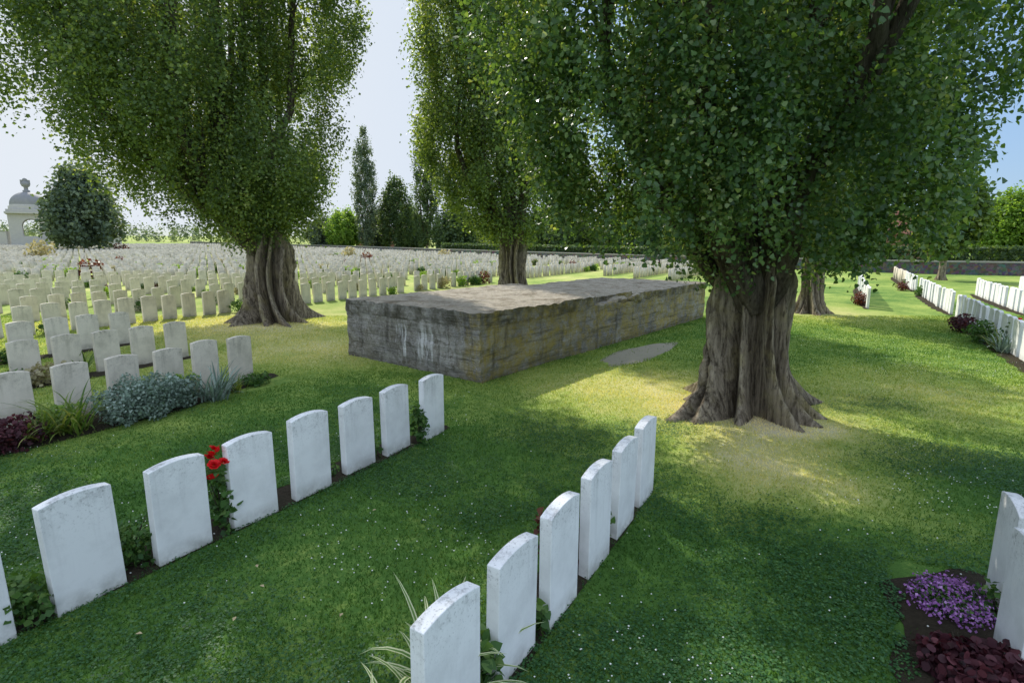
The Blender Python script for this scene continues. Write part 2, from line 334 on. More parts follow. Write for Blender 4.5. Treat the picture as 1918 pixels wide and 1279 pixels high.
# ------------------------------------------------------------------ headstones
SW, ST, HS, HA = .43, .085, .789, .82
def stone_mesh():
    bm = bmesh.new(); R_ = ((SW/2)**2+(HA-HS)**2)/(2*(HA-HS)); pts = [(-SW/2, -.12), (SW/2, -.12)]
    for i in range(15):
        xx = SW/2-SW*i/14; pts.append((xx, HA-R_+math.sqrt(R_*R_-xx*xx)))
    vs = [bm.verts.new((p[0], -ST/2, p[1])) for p in pts]; fc = bm.faces.new(vs)
    ex = bmesh.ops.extrude_face_region(bm, geom=[fc]); bmesh.ops.translate(bm, vec=(0, ST, 0), verts=[e for e in ex['geom'] if isinstance(e, bmesh.types.BMVert)])
    bmesh.ops.recalc_face_normals(bm, faces=bm.faces)
    ed = [e for e in bm.edges if len(e.link_faces) == 2 and e.calc_face_angle() > .6]
    bmesh.ops.bevel(bm, geom=ed, offset=.005, segments=2, affect='EDGES', profile=.5)
    me = bpy.data.meshes.new('headstone'); bm.to_mesh(me); bm.free(); return me
def stone_data(mat): me = stone_mesh(); me.materials.append(mat); return me
SD = {'white': stone_data(M['white']), 'grey': stone_data(M['grey'])}
rs = random.Random(5)
def stone(p, kind, label, group=None, hgt=1.0):
    o = bpy.data.objects.new('headstone', SD[kind]); C.objects.link(o)
    o.location = P3(p); o.rotation_euler = (rs.gauss(0, .012), rs.gauss(0, .010), ANG+rs.gauss(0, .025)); o.scale = (1, 1, hgt*(1+rs.gauss(0, .015)))
    return tag(o, label, 'headstone', group)
al = ['white headstone mostly cut off by the left edge of the picture', 'large white headstone nearest the left edge that is wholly in view', 'white headstone just left of the red roses, moss along its top', 'clean white headstone with red roses against its left edge',
      'white headstone right of the one touching the red roses', 'third white headstone from the far end of the row with red roses', 'white headstone second from the far end of the row with red roses', 'white headstone ending the rose row, green rose sprig before its left edge']
bl = ['white headstone cut by the bottom edge beside striped strap leaves', 'tall white headstone right behind the one with striped strap leaves', 'third white headstone from the bottom in the middle row', 'fourth white headstone from the bottom in the middle row', 'speckled white headstone second from the far end of the middle row', 'white headstone closing the far end of the middle row towards the big trunk']
for p, l in zip(A, al): stone(p, 'white', l)
for p, l in zip(B, bl): stone(p, 'white', l)
Cs = [nt(CN, CT), nt(CN-.06, CT-.61)]
stone(Cs[0], 'white', 'white headstone rising above the purple flowers at the right edge'); stone(Cs[1], 'white', 'white headstone at the right edge in front of the one above the purple flowers')

ordn = ['first', 'second', 'third', 'fourth', 'fifth', 'sixth', 'seventh', 'eighth', 'ninth', 'tenth', 'eleventh', 'twelfth', 'thirteenth', 'fourteenth']
cand = []      # (depth, point, row key, ordinal)
def add_row(n, t0, t1, key, sp=.64, drop=0.0, up=True, jit=.02):
    t = t1 if not up else t0; k = 0
    while (t >= t0 if not up else t <= t1):
        p = nt(n+rs.gauss(0, .015), t+rs.gauss(0, jit)); px, py, zc = proj(p[0], p[1], float(gz(p[0], p[1]))) if p[1] > 1 else (9999, 0, 1)
        if -170 < px < 2090 and p[1] > 2 and rs.random() >= drop: cand.append((zc, p, key, k))
        k += 1; t += sp if up else -sp
for i, (n, e) in enumerate(zip(rowsL, ends)):
    add_row(n, -4, e, 'L%d' % i, up=False)
n = -18.9; i = 3; farrows = []
wallP = [np.array(q, float) for q in [(70, 28), (39.6, 41.5), (32.8, 45), (6.9, 77), (-33, 117), (-100, 172)]]
def wall_t(n):   # t at which the boundary wall crosses the row n
    best = 200
    for a, b in zip(wallP[:-1], wallP[1:]):
        na, nb = a@NV, b@NV
        if (na-n)*(nb-n) <= 0: u = (n-na)/(nb-na); best = (a+(b-a)*u)@D
    return best
while n > -150:
    tw = min(wall_t(n)-3, 92); farrows.append(n)
    for (u0, u1) in ((-60, 11.6), (13.2, 29.5), (31.0, 47), (48.6, 66), (67.6, 95)):
        u1 = min(u1, tw)
        if u1 > u0: add_row(n, u0, u1, 'L%d' % i, drop=.08, up=(u0 > 0))
    n -= 3.25; i += 1
for n in rowsL+[DN-5.8+2.9*3]: add_row(n, 36+(n-DN)*-.6, min(wall_t(n)-4, 66), 'M', drop=.03)
rr = [(1.2, 25.0, 36, 'R0'), (3.65, 11.5, 23.2, 'R1'), (3.65, 24.4, 33.2, 'R1b'), (3.65, 35, 48, 'R1c'), (5.9, 13, 24, 'R2'), (5.9, 25.3, 34, 'R2b'), (8.3, 15, 25, 'R3'), (8.3, 26.5, 38, 'R3b'), (10.7, 15, 27, 'R4'), (10.7, 28, 40, 'R4b'), (13.1, 16, 40, 'R5'), (15.5, 18, 40, 'R6')]
for n, a, b, k in rr: add_row(n, a, min(b, wall_t(n)-3), k); bed(n, a-.3, min(b, wall_t(n)-3)+.3, .3, .08, int(n*10))
cand.sort(key=lambda q: q[0])
IND = 300-16
Rn = {'R0': 'in the short row just right of the big trunk', 'R1': 'in the near section of the long right hand row, its face in shade', 'R1b': 'in the middle section of the long right hand row', 'R1c': 'in the farthest section of the long right hand row', 'R2': 'at the near end of the second right hand row', 'R2b': 'in the second right hand row before the far hedge'}
Ln = ['front', 'second', 'third', 'fourth', 'fifth', 'sixth', 'seventh', 'eighth']
far = []
for j, (zc, p, key, k) in enumerate(cand):
    if j >= IND: far.append(p); continue
    if key[0] == 'L':
        r = int(key[1:]); t = p@D
        if r < 3 and k < 13: stone(p, 'grey', 'weathered headstone, %s from the lawn end of the %s row in the left block' % (ordn[k], Ln[r]), 'weathered headstones of the left block')
        elif t < 11.9: stone(p, 'grey', 'weathered headstone in the %s row of the left block, left of the left poplar' % (Ln[r] if r < 8 else 'rear'), 'headstones left of the poplar, row %s' % (Ln[r] if r < 8 else 'rear'))
        else: stone(p, 'grey', 'weathered headstone in the %s row on the left, beyond the left poplar' % (Ln[r] if r < 8 else 'rear'), 'headstones beyond the left poplar, row %s' % (Ln[r] if r < 8 else 'rear'))
    elif key == 'M': stone(p, 'grey', 'small headstone in the rows beyond the far end of the bunker', 'headstones beyond the bunker')
    else: stone(p, 'white', 'white headstone '+Rn.get(key, 'in the rearmost right hand rows by the hedge'), 'right hand headstones, '+(Rn[key] if key in Rn else 'rearmost rows'))
far = np.array(far); N = len(far)
pr = [(-SW/2, -.1), (SW/2, -.1), (SW/2, HS), (SW*.27, HA-.014), (0, HA), (-SW*.27, HA-.014), (-SW/2, HS)]; K = len(pr)
base = np.array([(a, -ST/2, b) for a, b in pr]+[(a, ST/2, b) for a, b in pr])
quads = [(i, (i+1) % K, K+(i+1) % K, K+i) for i in range(K)]+[(0, 6, 2, 1), (6, 5, 3, 2), (5, 4, 3, 3)]+[(K, K+1, K+2, K+6), (K+6, K+2, K+3, K+5), (K+5, K+3, K+4, K+4)]
tri = []
for q in quads:
    q = list(dict.fromkeys(q))
    for b in range(1, len(q)-1): tri.append((q[0], q[b], q[b+1]))
tri = np.array(tri)
an = ANG+RG.normal(size=N)*.03; hs_ = 1+RG.normal(size=N)*.03
V = np.empty((N, 2*K, 3)); bx, by, bz = base[:, 0], base[:, 1], base[:, 2]
V[:, :, 0] = far[:, 0, None]+np.cos(an)[:, None]*bx-np.sin(an)[:, None]*by
V[:, :, 1] = far[:, 1, None]+np.sin(an)[:, None]*bx+np.cos(an)[:, None]*by
V[:, :, 2] = gz(far[:, 0], far[:, 1])[:, None]+hs_[:, None]*bz
g = G('far_stone_mass'); pos = g('NewGeometry', out='Position'); n1 = g.noise(pos, 1.4, 5, .7); n2 = g.noise(pos, .25, 2)
M['farmass'] = g.end(g.mix(g.rng(n1, .35, .68), (.76, .68, .55), g.mix(n2, (.28, .25, .19), (.45, .41, .32))), .85)
tag(link('distant_headstones', np_mesh('distant_headstones', V.reshape(-1, 3), (tri[None]+(np.arange(N)*2*K)[:, None, None]).reshape(-1, 3)), M['farmass']), 'thousands of small pale headstones filling the far field in rows', 'headstones', kind='stuff')

# ------------------------------------------------------------------ leaf clouds
KITE = np.array([(0, 0, 0), (.4, .42, .10), (1, 0, -.05), (.4, -.42, .10)])
LOBE = np.array([(0, 0, 0), (.18, .44, .12), (.52, .36, .06), (1, 0, -.08), (.52, -.36, .06), (.18, -.44, .12)])
def norm(a): return a/np.maximum(np.linalg.norm(a, axis=-1, keepdims=True), 1e-6)
def leaf_mesh(name, pos, out, size, tint, shape, rng, flat=.8, droop=.0):
    n = len(pos); nrm = norm(out*.55+np.array([0, 0, .35])+rng.normal(size=(n, 3))*flat)
    a = rng.normal(size=(n, 3))+np.array([0, 0, -droop]); u = norm(a-nrm*np.sum(a*nrm, -1, keepdims=True)); v = np.cross(nrm, u)
    k = len(shape)
    V = pos[:, None, :]+size[:, None, None]*(shape[None, :, 0, None]*u[:, None]+shape[None, :, 1, None]*v[:, None]+shape[None, :, 2, None]*nrm[:, None])
    return np_mesh(name, V.reshape(-1, 3), np.arange(n*k).reshape(-1, k), np.clip(tint, 0, 1))
def clumps_leaves(cen, outd, cs, lpc, ls, rng, ez=1.3):
    n = len(cen); m = n*lpc
    ctint = rng.normal(size=n)*.20; csz = cs*(.55+.9*rng.random(n))
    d = np.clip(rng.normal(size=(n, lpc, 3)), -1.6, 1.6)*np.array([.70, .70, ez])*csz[:, None, None]
    ax_ = norm(outd*np.array([1, 1, 0])+np.array([0, 0, 1.7]))          # shoots point up and outward
    d = d+(np.minimum(np.abs(rng.normal(size=(n, lpc, 1))), 1.8)*1.3*csz[:, None, None])*ax_[:, None]
    pos = (cen[:, None]+d).reshape(m, 3); out = np.repeat(outd, lpc, 0)+d.reshape(m, 3)*.5/cs
    sz = ls*(.6+.75*rng.random(m)); ti = .42+np.repeat(ctint, lpc)+rng.normal(size=m)*.18
    return pos, norm(out), sz, ti

def trunk_mesh(rng, r0, flare, ztop, rtop, K, nth, nz, amp):
    ph = np.sort((np.arange(K)+rng.random(K)*.75)/K*2*PI); wd = (.15+.12*rng.random(K))*9/K; am = .45+.85*rng.random(K); fl = .45+.6*rng.random(K)
    th = np.arange(nth)/nth*2*PI; z = np.concatenate([[-.25], np.linspace(-.02, ztop, nz-1)**1.0])
    TH, Z = np.meshgrid(th, z)
    rid = np.zeros_like(TH); rf = np.zeros_like(TH)
    for p, w_, a_, f_ in zip(ph, wd, am, fl):
        tw = .24*np.sin(np.maximum(Z, 0)*1.15+1+p*.4)*(.3+a_)
        d = (TH-p-tw+PI) % (2*PI)-PI; e = np.exp(-np.abs(d/w_)**1.6); rid = np.maximum(rid, a_*e); rf = np.maximum(rf, f_*np.exp(-np.abs(d/(w_*1.1))**2.0))
    s = np.clip(Z/ztop, 0, 1); body = r0*(1-.12*np.sin(s*PI))+(rtop-r0)*np.clip((s-.78)/.22, 0, 1)**1.3
    e1 = np.exp(-np.maximum(Z, 0)/(.30*flare+.12)); e2 = np.exp(-np.maximum(Z, 0)/.8)
    R_ = body*(1-amp*.48+amp*rid*(1-.4*np.clip((s-.6)/.4, 0, 1)))+flare*(e1*(.10+1.0*rf)+.20*e2*rf)
    nn = np.zeros_like(R_)
    for i in range(nz):
        for j in range(nth):
            nn[i, j] = mn.fractal(Vector((math.cos(th[j])*4.2*r0*2, math.sin(th[j])*4.2*r0*2, z[i]*.8)), .8, 2.0, 4)
    R_ = R_*(1+.105*nn*np.clip(.4+Z/.5, .4, 1))
    V = np.stack([R_*np.cos(TH), R_*np.sin(TH), Z], -1).reshape(-1, 3)
    ix = np.arange(nth*nz).reshape(nz, nth); Fc = np.stack([ix[:-1], np.roll(ix[:-1], -1, 1), np.roll(ix[1:], -1, 1), ix[1:]], -1).reshape(-1, 4)
    return np_mesh('trunk', V, Fc)

def tree(name, label, loc, prof, lean, tr, flare, zf, ztr, nl, ncl, lpc, ls, cs, mat, seed, zvis=99, group=None, shape=KITE, hi=(300, 40), tq=(96, 36), cat='tree', K=9, shell=.42, limbr=.3, nsub=7, amp=.8, gapn=-.06):
    rng = np.random.default_rng(seed); root = empty(name, P3(loc)); tag(root, label, cat, group)
    pz = np.array([p[0] for p in prof]); pr_ = np.array([p[1] for p in prof]); ztop = pz[-1]
    lf = lambda z: np.clip((z-zf)/(lean[2]-zf), 0, 1)**.8
    ax = lambda z: np.stack([lean[0]*lf(z), lean[1]*lf(z)], -1)
    o = link('trunk', trunk_mesh(rng, tr, flare, ztr, tr*.55, K, tq[0], tq[1], amp if flare > .25 else .15), M['bark'], root, smooth=True)
    for i in range(nl):
        mb = MB(); a = 2*PI*(i+rng.random()*.6)/nl*1.0+i*1.3; f = .12+.78*((i*.618) % 1)
        zt = ztop*(.93-.38*f*f); pts = []; rad = []; w1, w2 = rng.random(2)*6
        for k in range(11):
            s = k/10; z = (zf-.5)+(zt-zf+.5)*s; Rz = np.interp(min(z+.3, ztop), pz, pr_)
            rr_ = tr*.45*(1-s)+f*.8*Rz*min(1, s*2.6)**.8; c = ax(np.array(z))
            pts.append((c[0]+rr_*math.cos(a+.15*math.sin(s*4+w1)), c[1]+rr_*math.sin(a+.15*math.sin(s*4+w2)), z)); rad.append(max(.012, tr*limbr*(1-s)**.85+.012))
        mb.tube(pts, rad, 7)
        for k in range(nsub):
            s = .12+.8*(k+rng.random())/nsub; q = s*10; i0 = min(int(q), 9); p = Vector(pts[i0]).lerp(Vector(pts[i0+1]), q-i0)
            a2 = a+rng.normal()*1.0; L = (.35+.65*rng.random())*min(2.2, .45*np.interp(p.z, pz, pr_)+.3); r1 = max(.01, rad[i0]*.42)
            pp = [p]; dr = Vector((math.cos(a2), math.sin(a2), 1.1+.6*rng.random())).normalized()
            for e in range(3): dr = (dr+Vector((0, 0, .22))+Vector(rng.normal(size=3)*.12)).normalized(); pp.append(pp[-1]+dr*L/3)
            mb.tube(pp, [r1, r1*.7, r1*.45, .006], 5)
        mb.build('limb', M['limb'], root, smooth=True)
    def sample(n, z0, z1):
        out = []
        zz = np.linspace(z0, z1, 200); cdf = np.cumsum(np.interp(zz, pz, pr_)**1.0+.05); cdf /= cdf[-1]
        fr = 1.7/max(.6, min(pr_.max(), 5)/3)
        while len(out) < n:
            z = float(np.interp(rng.random(), cdf, zz)); th = rng.random()*2*PI; u = rng.random()
            Rr = np.interp(z, pz, pr_)
            lump = 1+.24*mn.noise(Vector((math.cos(th)*1.8+seed, math.sin(th)*1.8, z*.45)))+.20*mn.noise(Vector((math.cos(th)*4.5+seed, math.sin(th)*4.5, z*1.1)))
            rho = Rr*lump*(u**shell)*.95; c = ax(np.array(z)); p = (c[0]+rho*math.cos(th), c[1]+rho*math.sin(th), z)
            q = Vector((p[0]-.35*z*math.cos(th), p[1]-.35*z*math.sin(th), z*.38))
            if mn.noise(q*fr + Vector((seed, 0, 0)))+.5*mn.noise(Vector(p)*fr*2.1) < gapn+.14*rng.random(): continue
            out.append((p, (math.cos(th)*max(.2, rho/Rr), math.sin(th)*max(.2, rho/Rr), .15)))
        return np.array([q[0] for q in out]), np.array([q[1] for q in out])
    zlo = pz[0]; zv = min(zvis, ztop)
    c_, o_ = sample(ncl, zlo, zv); parts = [clumps_leaves(c_, o_, cs, lpc, ls, rng)]
    if zvis < ztop:
        c_, o_ = sample(hi[0], zv, ztop); parts.append(clumps_leaves(c_, o_, cs*1.5, hi[1], ls*2.2, rng))
    pos, out, sz, ti = [np.concatenate(q) for q in zip(*parts)]
    link('crown', leaf_mesh('crown', pos, out, sz, ti, shape, rng, .8, .5), mat, root)
    return root
# the four big poplars round the bunker
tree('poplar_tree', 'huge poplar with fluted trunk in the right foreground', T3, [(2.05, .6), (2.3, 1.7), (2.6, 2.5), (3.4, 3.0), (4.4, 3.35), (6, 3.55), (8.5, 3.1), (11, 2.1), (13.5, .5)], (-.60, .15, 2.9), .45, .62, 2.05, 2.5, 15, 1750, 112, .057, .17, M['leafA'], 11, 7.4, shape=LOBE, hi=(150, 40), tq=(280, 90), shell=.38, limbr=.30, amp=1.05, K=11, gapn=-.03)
tree('poplar_tree', 'broad spreading poplar standing left of the bunker', T1, [(2.6, .7), (3.1, 2.2), (4.3, 3.4), (6.5, 4.5), (9, 5.1), (11, 6.0), (13.5, 6.0), (16, 4.2), (19, .8)], (-2.1, .3, 5.2), .54, .74, 2.4, 2.9, 16, 2150, 84, .088, .26, M['leafB'], 23, 10.2, hi=(420, 46), tq=(200, 66), shell=.40, limbr=.30, gapn=-.03, amp=1.05, K=11)  # unseen upper crown widened so its shadow covers the near rows
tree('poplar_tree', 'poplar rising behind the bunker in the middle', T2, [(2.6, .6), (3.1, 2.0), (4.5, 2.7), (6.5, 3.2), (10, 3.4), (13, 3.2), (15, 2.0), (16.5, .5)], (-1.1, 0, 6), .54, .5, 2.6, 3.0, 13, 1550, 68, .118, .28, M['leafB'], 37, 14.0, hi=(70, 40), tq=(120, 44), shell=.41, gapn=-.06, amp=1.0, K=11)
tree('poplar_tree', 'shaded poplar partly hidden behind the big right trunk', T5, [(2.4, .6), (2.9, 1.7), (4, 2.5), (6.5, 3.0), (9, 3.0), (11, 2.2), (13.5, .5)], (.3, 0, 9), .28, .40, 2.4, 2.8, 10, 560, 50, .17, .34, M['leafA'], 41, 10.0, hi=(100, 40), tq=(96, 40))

# background trees
def bgtree(name, label, px, Y, top, half, bot, mat, seed, kind='broad', group=None, tr=.3, ncl=300, lpc=40, gap_=-.3):
    p = atY(px, Y); z = float(gz(p[0], p[1])); zt = H+(455-top)/F*Y*.995-z; zb = max(.3, H-(bot-455)/F*Y-z); R_ = half/F*Y
    if kind == 'col': prof = [(zb, R_*.5), (zb+(zt-zb)*.2, R_*.9), (zb+(zt-zb)*.5, R_), (zb+(zt-zb)*.8, R_*.7), (zt, R_*.12)]
    elif kind == 'wide': prof = [(zb, R_*.7), (zb+(zt-zb)*.12, R_*.98), (zb+(zt-zb)*.4, R_*.92), (zb+(zt-zb)*.7, R_*.62), (zt, R_*.2)]
    else: prof = [(zb, R_*.45), (zb+(zt-zb)*.15, R_*.85), (zb+(zt-zb)*.45, R_), (zb+(zt-zb)*.75, R_*.78), (zt, R_*.2)]
    tree(name, label, p, prof, (.2, 0, zt), tr, .15, zb+.3, zb+.8, 6, ncl, lpc, max(.3, R_*.11), R_*.12, mat, seed, group=group, tq=(20, 10), nsub=4, shell=.45, gapn=gap_)
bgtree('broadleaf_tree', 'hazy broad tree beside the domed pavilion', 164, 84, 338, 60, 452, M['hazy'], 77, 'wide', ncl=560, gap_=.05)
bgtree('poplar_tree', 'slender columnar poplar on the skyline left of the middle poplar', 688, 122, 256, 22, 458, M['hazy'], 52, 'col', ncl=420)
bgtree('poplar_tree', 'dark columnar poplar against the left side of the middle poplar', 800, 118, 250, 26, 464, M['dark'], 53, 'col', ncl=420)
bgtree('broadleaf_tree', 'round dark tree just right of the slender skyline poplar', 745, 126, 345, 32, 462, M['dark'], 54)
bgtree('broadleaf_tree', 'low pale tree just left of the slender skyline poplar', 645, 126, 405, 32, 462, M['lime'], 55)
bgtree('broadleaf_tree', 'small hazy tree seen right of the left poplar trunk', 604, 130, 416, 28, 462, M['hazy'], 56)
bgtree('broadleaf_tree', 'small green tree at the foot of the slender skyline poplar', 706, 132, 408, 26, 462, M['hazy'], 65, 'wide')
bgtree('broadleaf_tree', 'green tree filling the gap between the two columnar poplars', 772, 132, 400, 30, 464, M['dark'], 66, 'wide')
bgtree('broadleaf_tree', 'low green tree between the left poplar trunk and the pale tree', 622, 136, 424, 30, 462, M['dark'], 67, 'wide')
bgtree('broadleaf_tree', 'dark tree under the lower left leaves of the middle poplar', 855, 112, 396, 42, 472, M['dark'], 57, 'wide')
bgtree('broadleaf_tree', 'dark tree directly behind the middle poplar trunk', 950, 104, 400, 50, 476, M['dark'], 68, 'wide')
bgtree('broadleaf_tree', 'dark tree seen between the middle poplar and the right poplar', 1050, 92, 385, 62, 478, M['dark'], 58, 'wide')
bgtree('broadleaf_tree', 'dark tree beyond the far end of the bunker', 1180, 86, 380, 70, 482, M['dark'], 59, 'wide')
bgtree('broadleaf_tree', 'dark tree behind the big right trunk by the hedge', 1330, 76, 385, 70, 484, M['dark'], 60)
bgtree('broadleaf_tree', 'dark tree behind the shaded poplar at the hedge', 1540, 66, 380, 70, 492, M['dark'], 61)
bgtree('young_tree', 'small tree with a bare stem on the lawn by the right hedge', 1762, 37, 345, 52, 468, M['leafB'], 62, tr=.22, ncl=420)
bgtree('broadleaf_tree', 'bright green tree behind the hedge near the right edge', 1872, 62, 376, 46, 490, M['lime'], 63, ncl=460)
bgtree('broadleaf_tree', 'bright green tree cut by the right edge of the picture', 1975, 58, 372, 56, 490, M['lime'], 64)
# far tree line, one mass
rng = np.random.default_rng(70); cc = []
for px in np.concatenate([np.arange(-60, 640, 7), np.arange(820, 1700, 9)]):
    Y = 210+rng.random()*50; p = atY(px, Y); hgt = (4+5*abs(mn.noise(Vector((px*.013, 3, 0)))))*(1.0 if px < 640 else 1.8)
    for k in range(3): cc.append((p[0]+rng.normal()*1.5, p[1]+rng.normal()*3, float(gz(p[0], p[1]))+hgt*rng.random()))
cc = np.array(cc); pos, out, sz, ti = clumps_leaves(cc, np.tile([0, -.7, .5], (len(cc), 1)), 1.1, 34, .75, rng, 1.0)
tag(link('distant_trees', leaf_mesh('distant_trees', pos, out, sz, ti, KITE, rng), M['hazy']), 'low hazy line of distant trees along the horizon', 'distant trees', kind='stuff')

# ------------------------------------------------------------------ bunker
LB, WB = 11.25, 4.0
root = empty('bunker', P3(P0), math.atan2(.777, .629)); tag(root, 'low weathered concrete bunker with broken slab roof, yellow lichen and white lime streaks', 'bunker')
def rough_box(x0, x1, y0, y1, z0, z1, res, disp):
    bm = bmesh.new(); nx_, ny_, nz_ = max(2, int((x1-x0)/res)), max(2, int((y1-y0)/res)), max(2, int((z1-z0)/res))
    def grid(fn, a, b):
        vs = [[bm.verts.new(fn(i/a, j/b)) for j in range(b+1)] for i in range(a+1)]
        for i in range(a):
            for j in range(b): bm.faces.new((vs[i][j], vs[i+1][j], vs[i+1][j+1], vs[i][j+1]))
    lx = lambda u: x0+(x1-x0)*u; ly = lambda u: y0+(y1-y0)*u; lz = lambda u: z0+(z1-z0)*u
    for z in (z0, z1): grid(lambda u, v: (lx(u), ly(v), z), nx_, ny_)
    for y_ in (y0, y1): grid(lambda u, v: (lx(u), y_, lz(v)), nx_, nz_)
    for x_ in (x0, x1): grid(lambda u, v: (x_, ly(u), lz(v)), ny_, nz_)
    bmesh.ops.remove_doubles(bm, verts=bm.verts, dist=.001); bmesh.ops.recalc_face_normals(bm, faces=bm.faces)
    for v in bm.verts: v.co = disp(v.co.copy(), min(v.co.y-y0, y1-v.co.y, v.co.x-x0, x1-v.co.x))
    me = bpy.data.meshes.new('block'); bm.to_mesh(me); bm.free(); return me
nv = lambda p, s, a: mn.noise_vector(p*s)*a
sc3 = lambda p: Vector((p.x*.6, p.y*.6, p.z*7))
def d_wall(p, e):
    return p+nv(p, .7, .03)+nv(p, 2.6, .025)+nv(p, 7, .022)+nv(p, 15, .012)+nv(sc3(p), 1.0, .03)
def d_slab(p, e):
    ed = max(0, 1-e/.16); q = p+nv(p, .8, .012)+nv(p, 2.4, .010)+nv(p, 7, .014)+nv(p, 16, .012)
    up = p.z > 1.12
    if up: q.z -= ed*(.005+.08*max(0, mn.noise(p*2.2)-.1)+.03*max(0, mn.noise(p*6)))
    if p.y < .7:                                   # bite out of the long edge
        k = math.exp(-((p.x-4.9)/.7)**2)*(1-p.y/.7); q.y += .40*k; q.z -= .10*k
        k = math.exp(-((p.x-2.1)/.4)**2)*(1-p.y/.7); q.z -= .03*k
    return q
def d_slab2(p, e):
    ed = max(0, 1-e/.16); q = p+nv(p, .9, .012)+nv(p, 2.4, .010)+nv(p, 6, .014)+nv(p, 16, .012)
    if p.z > 1.0: q.z -= ed*(.005+.08*max(0, mn.noise(p*1.9)-.1))
    return q
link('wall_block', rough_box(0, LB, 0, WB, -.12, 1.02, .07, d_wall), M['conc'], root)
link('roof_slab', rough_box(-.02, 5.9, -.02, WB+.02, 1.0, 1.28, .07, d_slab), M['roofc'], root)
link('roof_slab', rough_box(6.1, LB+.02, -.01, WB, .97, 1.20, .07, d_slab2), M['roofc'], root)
rng = random.Random(9)
for (u, v_, r) in [(5.4, .42, .30), (5.95, .75, .34), (5.2, .9, .24), (6.05, .25, .25), (5.95, 1.6, .30), (6.0, 2.4, .28), (5.9, 3.1, .26)]:
    bm = bmesh.new(); bmesh.ops.create_icosphere(bm, subdivisions=3, radius=r)
    for q in bm.verts:
        q.co = Vector((q.co.x*1.5, q.co.y*1.2, q.co.z*.55)); q.co += nv(q.co+Vector((u*3, v_, 0)), 2.5, .14)+nv(q.co+Vector((u, v_*5, 0)), 7, .04); q.co += Vector((u, v_, 1.03))
    me = bpy.data.meshes.new('rubble'); bm.to_mesh(me); bm.free(); link('rubble', me, M['roofc'], root)

# ------------------------------------------------------------------ pavilion, walls, hedges, houses
pp = atY(68, 110); root = empty('pavilion', P3(pp), math.radians(40)); tag(root, 'stone domed pavilion with arched openings and a finial at the far left', 'pavilion')
def arch_wall(w, h, ow, z0, zs, th):
    bm = bmesh.new(); r = ow/2; n = 12
    def q(*pts): bm.faces.new([bm.verts.new((x_, 0, z_)) for x_, z_ in pts])
    q((-w/2, 0), (-r, 0), (-r, z0), (-w/2, z0)); q((-r, 0), (r, 0), (r, z0), (-r, z0)); q((r, 0), (w/2, 0), (w/2, z0), (r, z0))
    q((-w/2, z0), (-r, z0), (-r, zs), (-w/2, zs)); q((r, z0), (w/2, z0), (w/2, zs), (r, zs)); q((-w/2, zs), (-r, zs), (-r, h), (-w/2, h)); q((r, zs), (w/2, zs), (w/2, h), (r, h))
    pa = [(-r*math.cos(PI*i/n), zs+r*math.sin(PI*i/n)) for i in range(n+1)]
    for i in range(n): q(pa[i], pa[i+1], (pa[i+1][0], h), (pa[i][0], h))
    bmesh.ops.remove_doubles(bm, verts=bm.verts, dist=.002); bmesh.ops.recalc_face_normals(bm, faces=bm.faces)
    bmesh.ops.solidify(bm, geom=bm.faces[:], thickness=th)
    me = bpy.data.meshes.new('arched_wall'); bm.to_mesh(me); bm.free(); return me
wd, hw = 6.6, 6.6
for k in range(4):
    a = k*PI/2; o = link('arched_wall', arch_wall(wd if k % 2 == 0 else wd-1.42, hw, 2.7, 2.4, 4.3, .7), M['ashlar'], root, (math.sin(a)*(wd/2-.35), -math.cos(a)*(wd/2-.35), 0), a)
mb = MB(); mb.box(-wd/2-.35, wd/2+.35, -wd/2-.35, wd/2+.35, -.6, .35); mb.build('plinth', M['ashlar'], root)
mb = MB(); mb.box(-wd/2-.35, wd/2+.35, -wd/2-.35, wd/2+.35, hw+.01, hw+.35); mb.box(-wd/2-.1, wd/2+.1, -wd/2-.1, wd/2+.1, hw+.36, hw+.8); mb.build('cornice', M['ashlar'], root)
mb = MB(); mb.lathe([(3.1, hw+.8), (3.1, hw+1.5), (2.9, hw+1.52), (2.85, hw+1.8)], 24); mb.build('drum', M['ashlar'], root)
mb = MB(); mb.lathe([(2.85*math.cos(a), hw+1.8+2.5*math.sin(a)) for a in np.linspace(0, 1.45, 10)], 24); mb.build('dome', M['dome'], root, smooth=True)
mb = MB(); zt = hw+4.25; mb.lathe([(.55, zt), (.6, zt+.3), (.35, zt+.4), (.32, zt+.9), (.6, zt+1.1), (.75, zt+1.5), (.55, zt+1.9), (.3, zt+2.05), (.42, zt+2.3), (.3, zt+2.55), (.05, zt+2.7)], 14); mb.build('finial', M['dome'], root, smooth=True)
mb = MB(); mb.box(-.75, -.25, -.2, .2, zt+1.5, zt+2.3); mb.box(.25, .75, -.2, .2, zt+1.5, zt+2.3)
mb.build('finial_wing', M['dome'], root)
